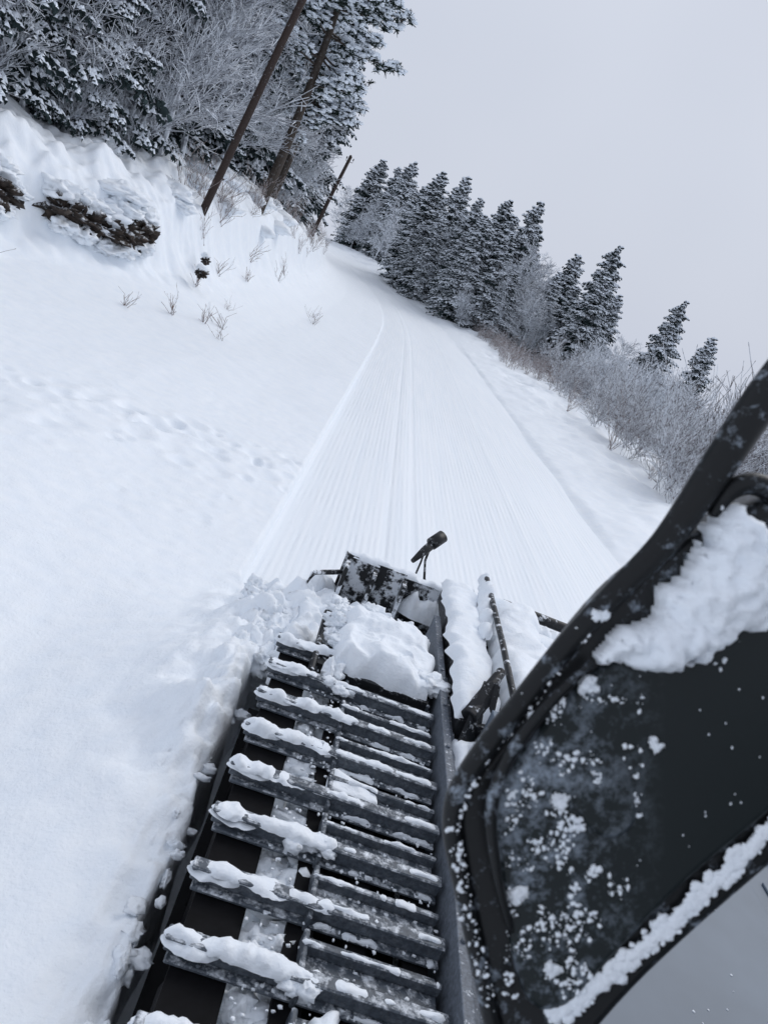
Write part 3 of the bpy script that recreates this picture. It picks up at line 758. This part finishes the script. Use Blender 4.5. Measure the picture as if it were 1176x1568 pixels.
for j in range(len(ys)-1):
    for i in range(len(xs)-1):
        if max(ds[i,j],ds[i+1,j],ds[i,j+1],ds[i+1,j+1])>0:
            a=base+j*len(xs)+i; q.f.append((a,a+len(xs),a+len(xs)+1,a+1)); q.m.append(0)
for s in range(150):
    t=s/149; x=846+(1215-846)*t; y=1556-(1556-1225)*t+14*math.sin(t*3.1)
    for e in range(3):
        r_=U(2,8) if e else U(6,9)
        w_=14 if e else 3
        q.blob(m2(x+U(-w_,w_),y+U(-w_,w_),.006),(r_*k_*1.3,r_*k_*1.2,r_*k_*.4),0,seed=R()*99,amp=.6,sub=1)
def grains(n_,fx,zz_,r0,r1):
    for i in range(n_):
        x,y=fx(); r_=r0+(r1-r0)*R()**2.5
        q.blob(m2(x,y,zz_),(r_*k_*U(.7,1.3),r_*k_*U(.7,1.3),r_*k_*.5),0,seed=R()*99,amp=.7,sub=1)
def reg():
    while True:
        x=U(765,985);y=U(1060,1520)
        if noise.noise(Vector((x/60,y/60,1)))+.7*noise.noise(Vector((x/22,y/22,1)))>-.05+ (x-800)/700 and x>770+max(0,(1150-y))*.55 and x< 980-max(0,y-1300)*.4: return x,y
grains(900,reg,.0103,.7,4.2)
def reg2():
    t=R(); P_=[(940,905),(870,985),(795,1080),(742,1148),(702,1212),(692,1270),(706,1350),(745,1530)]
    i=int(t*7); f=t*7-i; return P_[i][0]+(P_[i+1][0]-P_[i][0])*f+U(-9,14),P_[i][1]+(P_[i+1][1]-P_[i][1])*f+U(-8,12)
grains(380,reg2,.009,.7,4.2)
for i in range(22):
    x=U(900,1176);y=U(1030,1300)
    if y>1190+ (1176-x)*.8: continue
    r_=U(.8,2.0); q.blob(m2(x,y,.0103),(r_*k_,r_*k_*1.3,r_*k_*.5),0,seed=R()*99,amp=.7,sub=1)
for (x,y,r_) in ((915,935,10),(895,1045,14),(850,1222,12),(905,1185,8),(788,1365,14),(840,1480,12),(1000,1135,8),(1095,1015,4),(970,1215,5),(905,1325,7),(880,1255,8)):
    for j in range(5): q.blob(m2(x+U(-8,8),y+U(-8,8),.011),(r_*k_*U(.4,.9),r_*k_*U(.4,.9),r_*k_*.45),0,seed=R()*99,amp=.8,sub=2)
q.obj('mirror_snow',[M_snowl],True,mir)

# ------------------------------------------------------------------ light
w=bpy.data.worlds.new('World'); sc.world=w; w.use_nodes=True; nt=w.node_tree
bg=nt.nodes['Background']
sky=N(nt,'ShaderNodeTexSky',sky_type='NISHITA'); sky.sun_disc=False; sky.sun_elevation=math.radians(50); sky.sun_rotation=math.radians(40); sky.dust_density=6; sky.air_density=1.5
mx=N(nt,'ShaderNodeMix',data_type='RGBA'); mx.inputs[0].default_value=.96
sg=N(nt,'ShaderNodeTexCoord'); nz=N(nt,'ShaderNodeTexNoise'); nz.inputs['Scale'].default_value=1.6; nz.inputs['Detail'].default_value=3; L(nt,sg.outputs['Generated'],nz.inputs['Vector'])
rp=ramp(nt,nz.outputs[0],.3,.7,(5.75,6.2,7.3,1),(6.5,6.95,8.0,1))
L(nt,sky.outputs[0],mx.inputs[6]); L(nt,rp.outputs[0],mx.inputs[7]); L(nt,mx.outputs[2],bg.inputs[0]); bg.inputs[1].default_value=.10
sl=bpy.data.lights.new('sun','SUN'); so=bpy.data.objects.new('sun',sl); col.objects.link(so)
sl.energy=1.2; sl.angle=math.radians(35); sl.color=(1,.98,.96)
az=math.radians(40); el=math.radians(45)
sd=Vector((math.sin(az)*math.cos(el),math.cos(az)*math.cos(el),math.sin(el)))
so.rotation_euler=sd.to_track_quat('Z','Y').to_euler()
sc.view_settings.view_transform='Standard'; sc.view_settings.look='None'; sc.view_settings.exposure=0
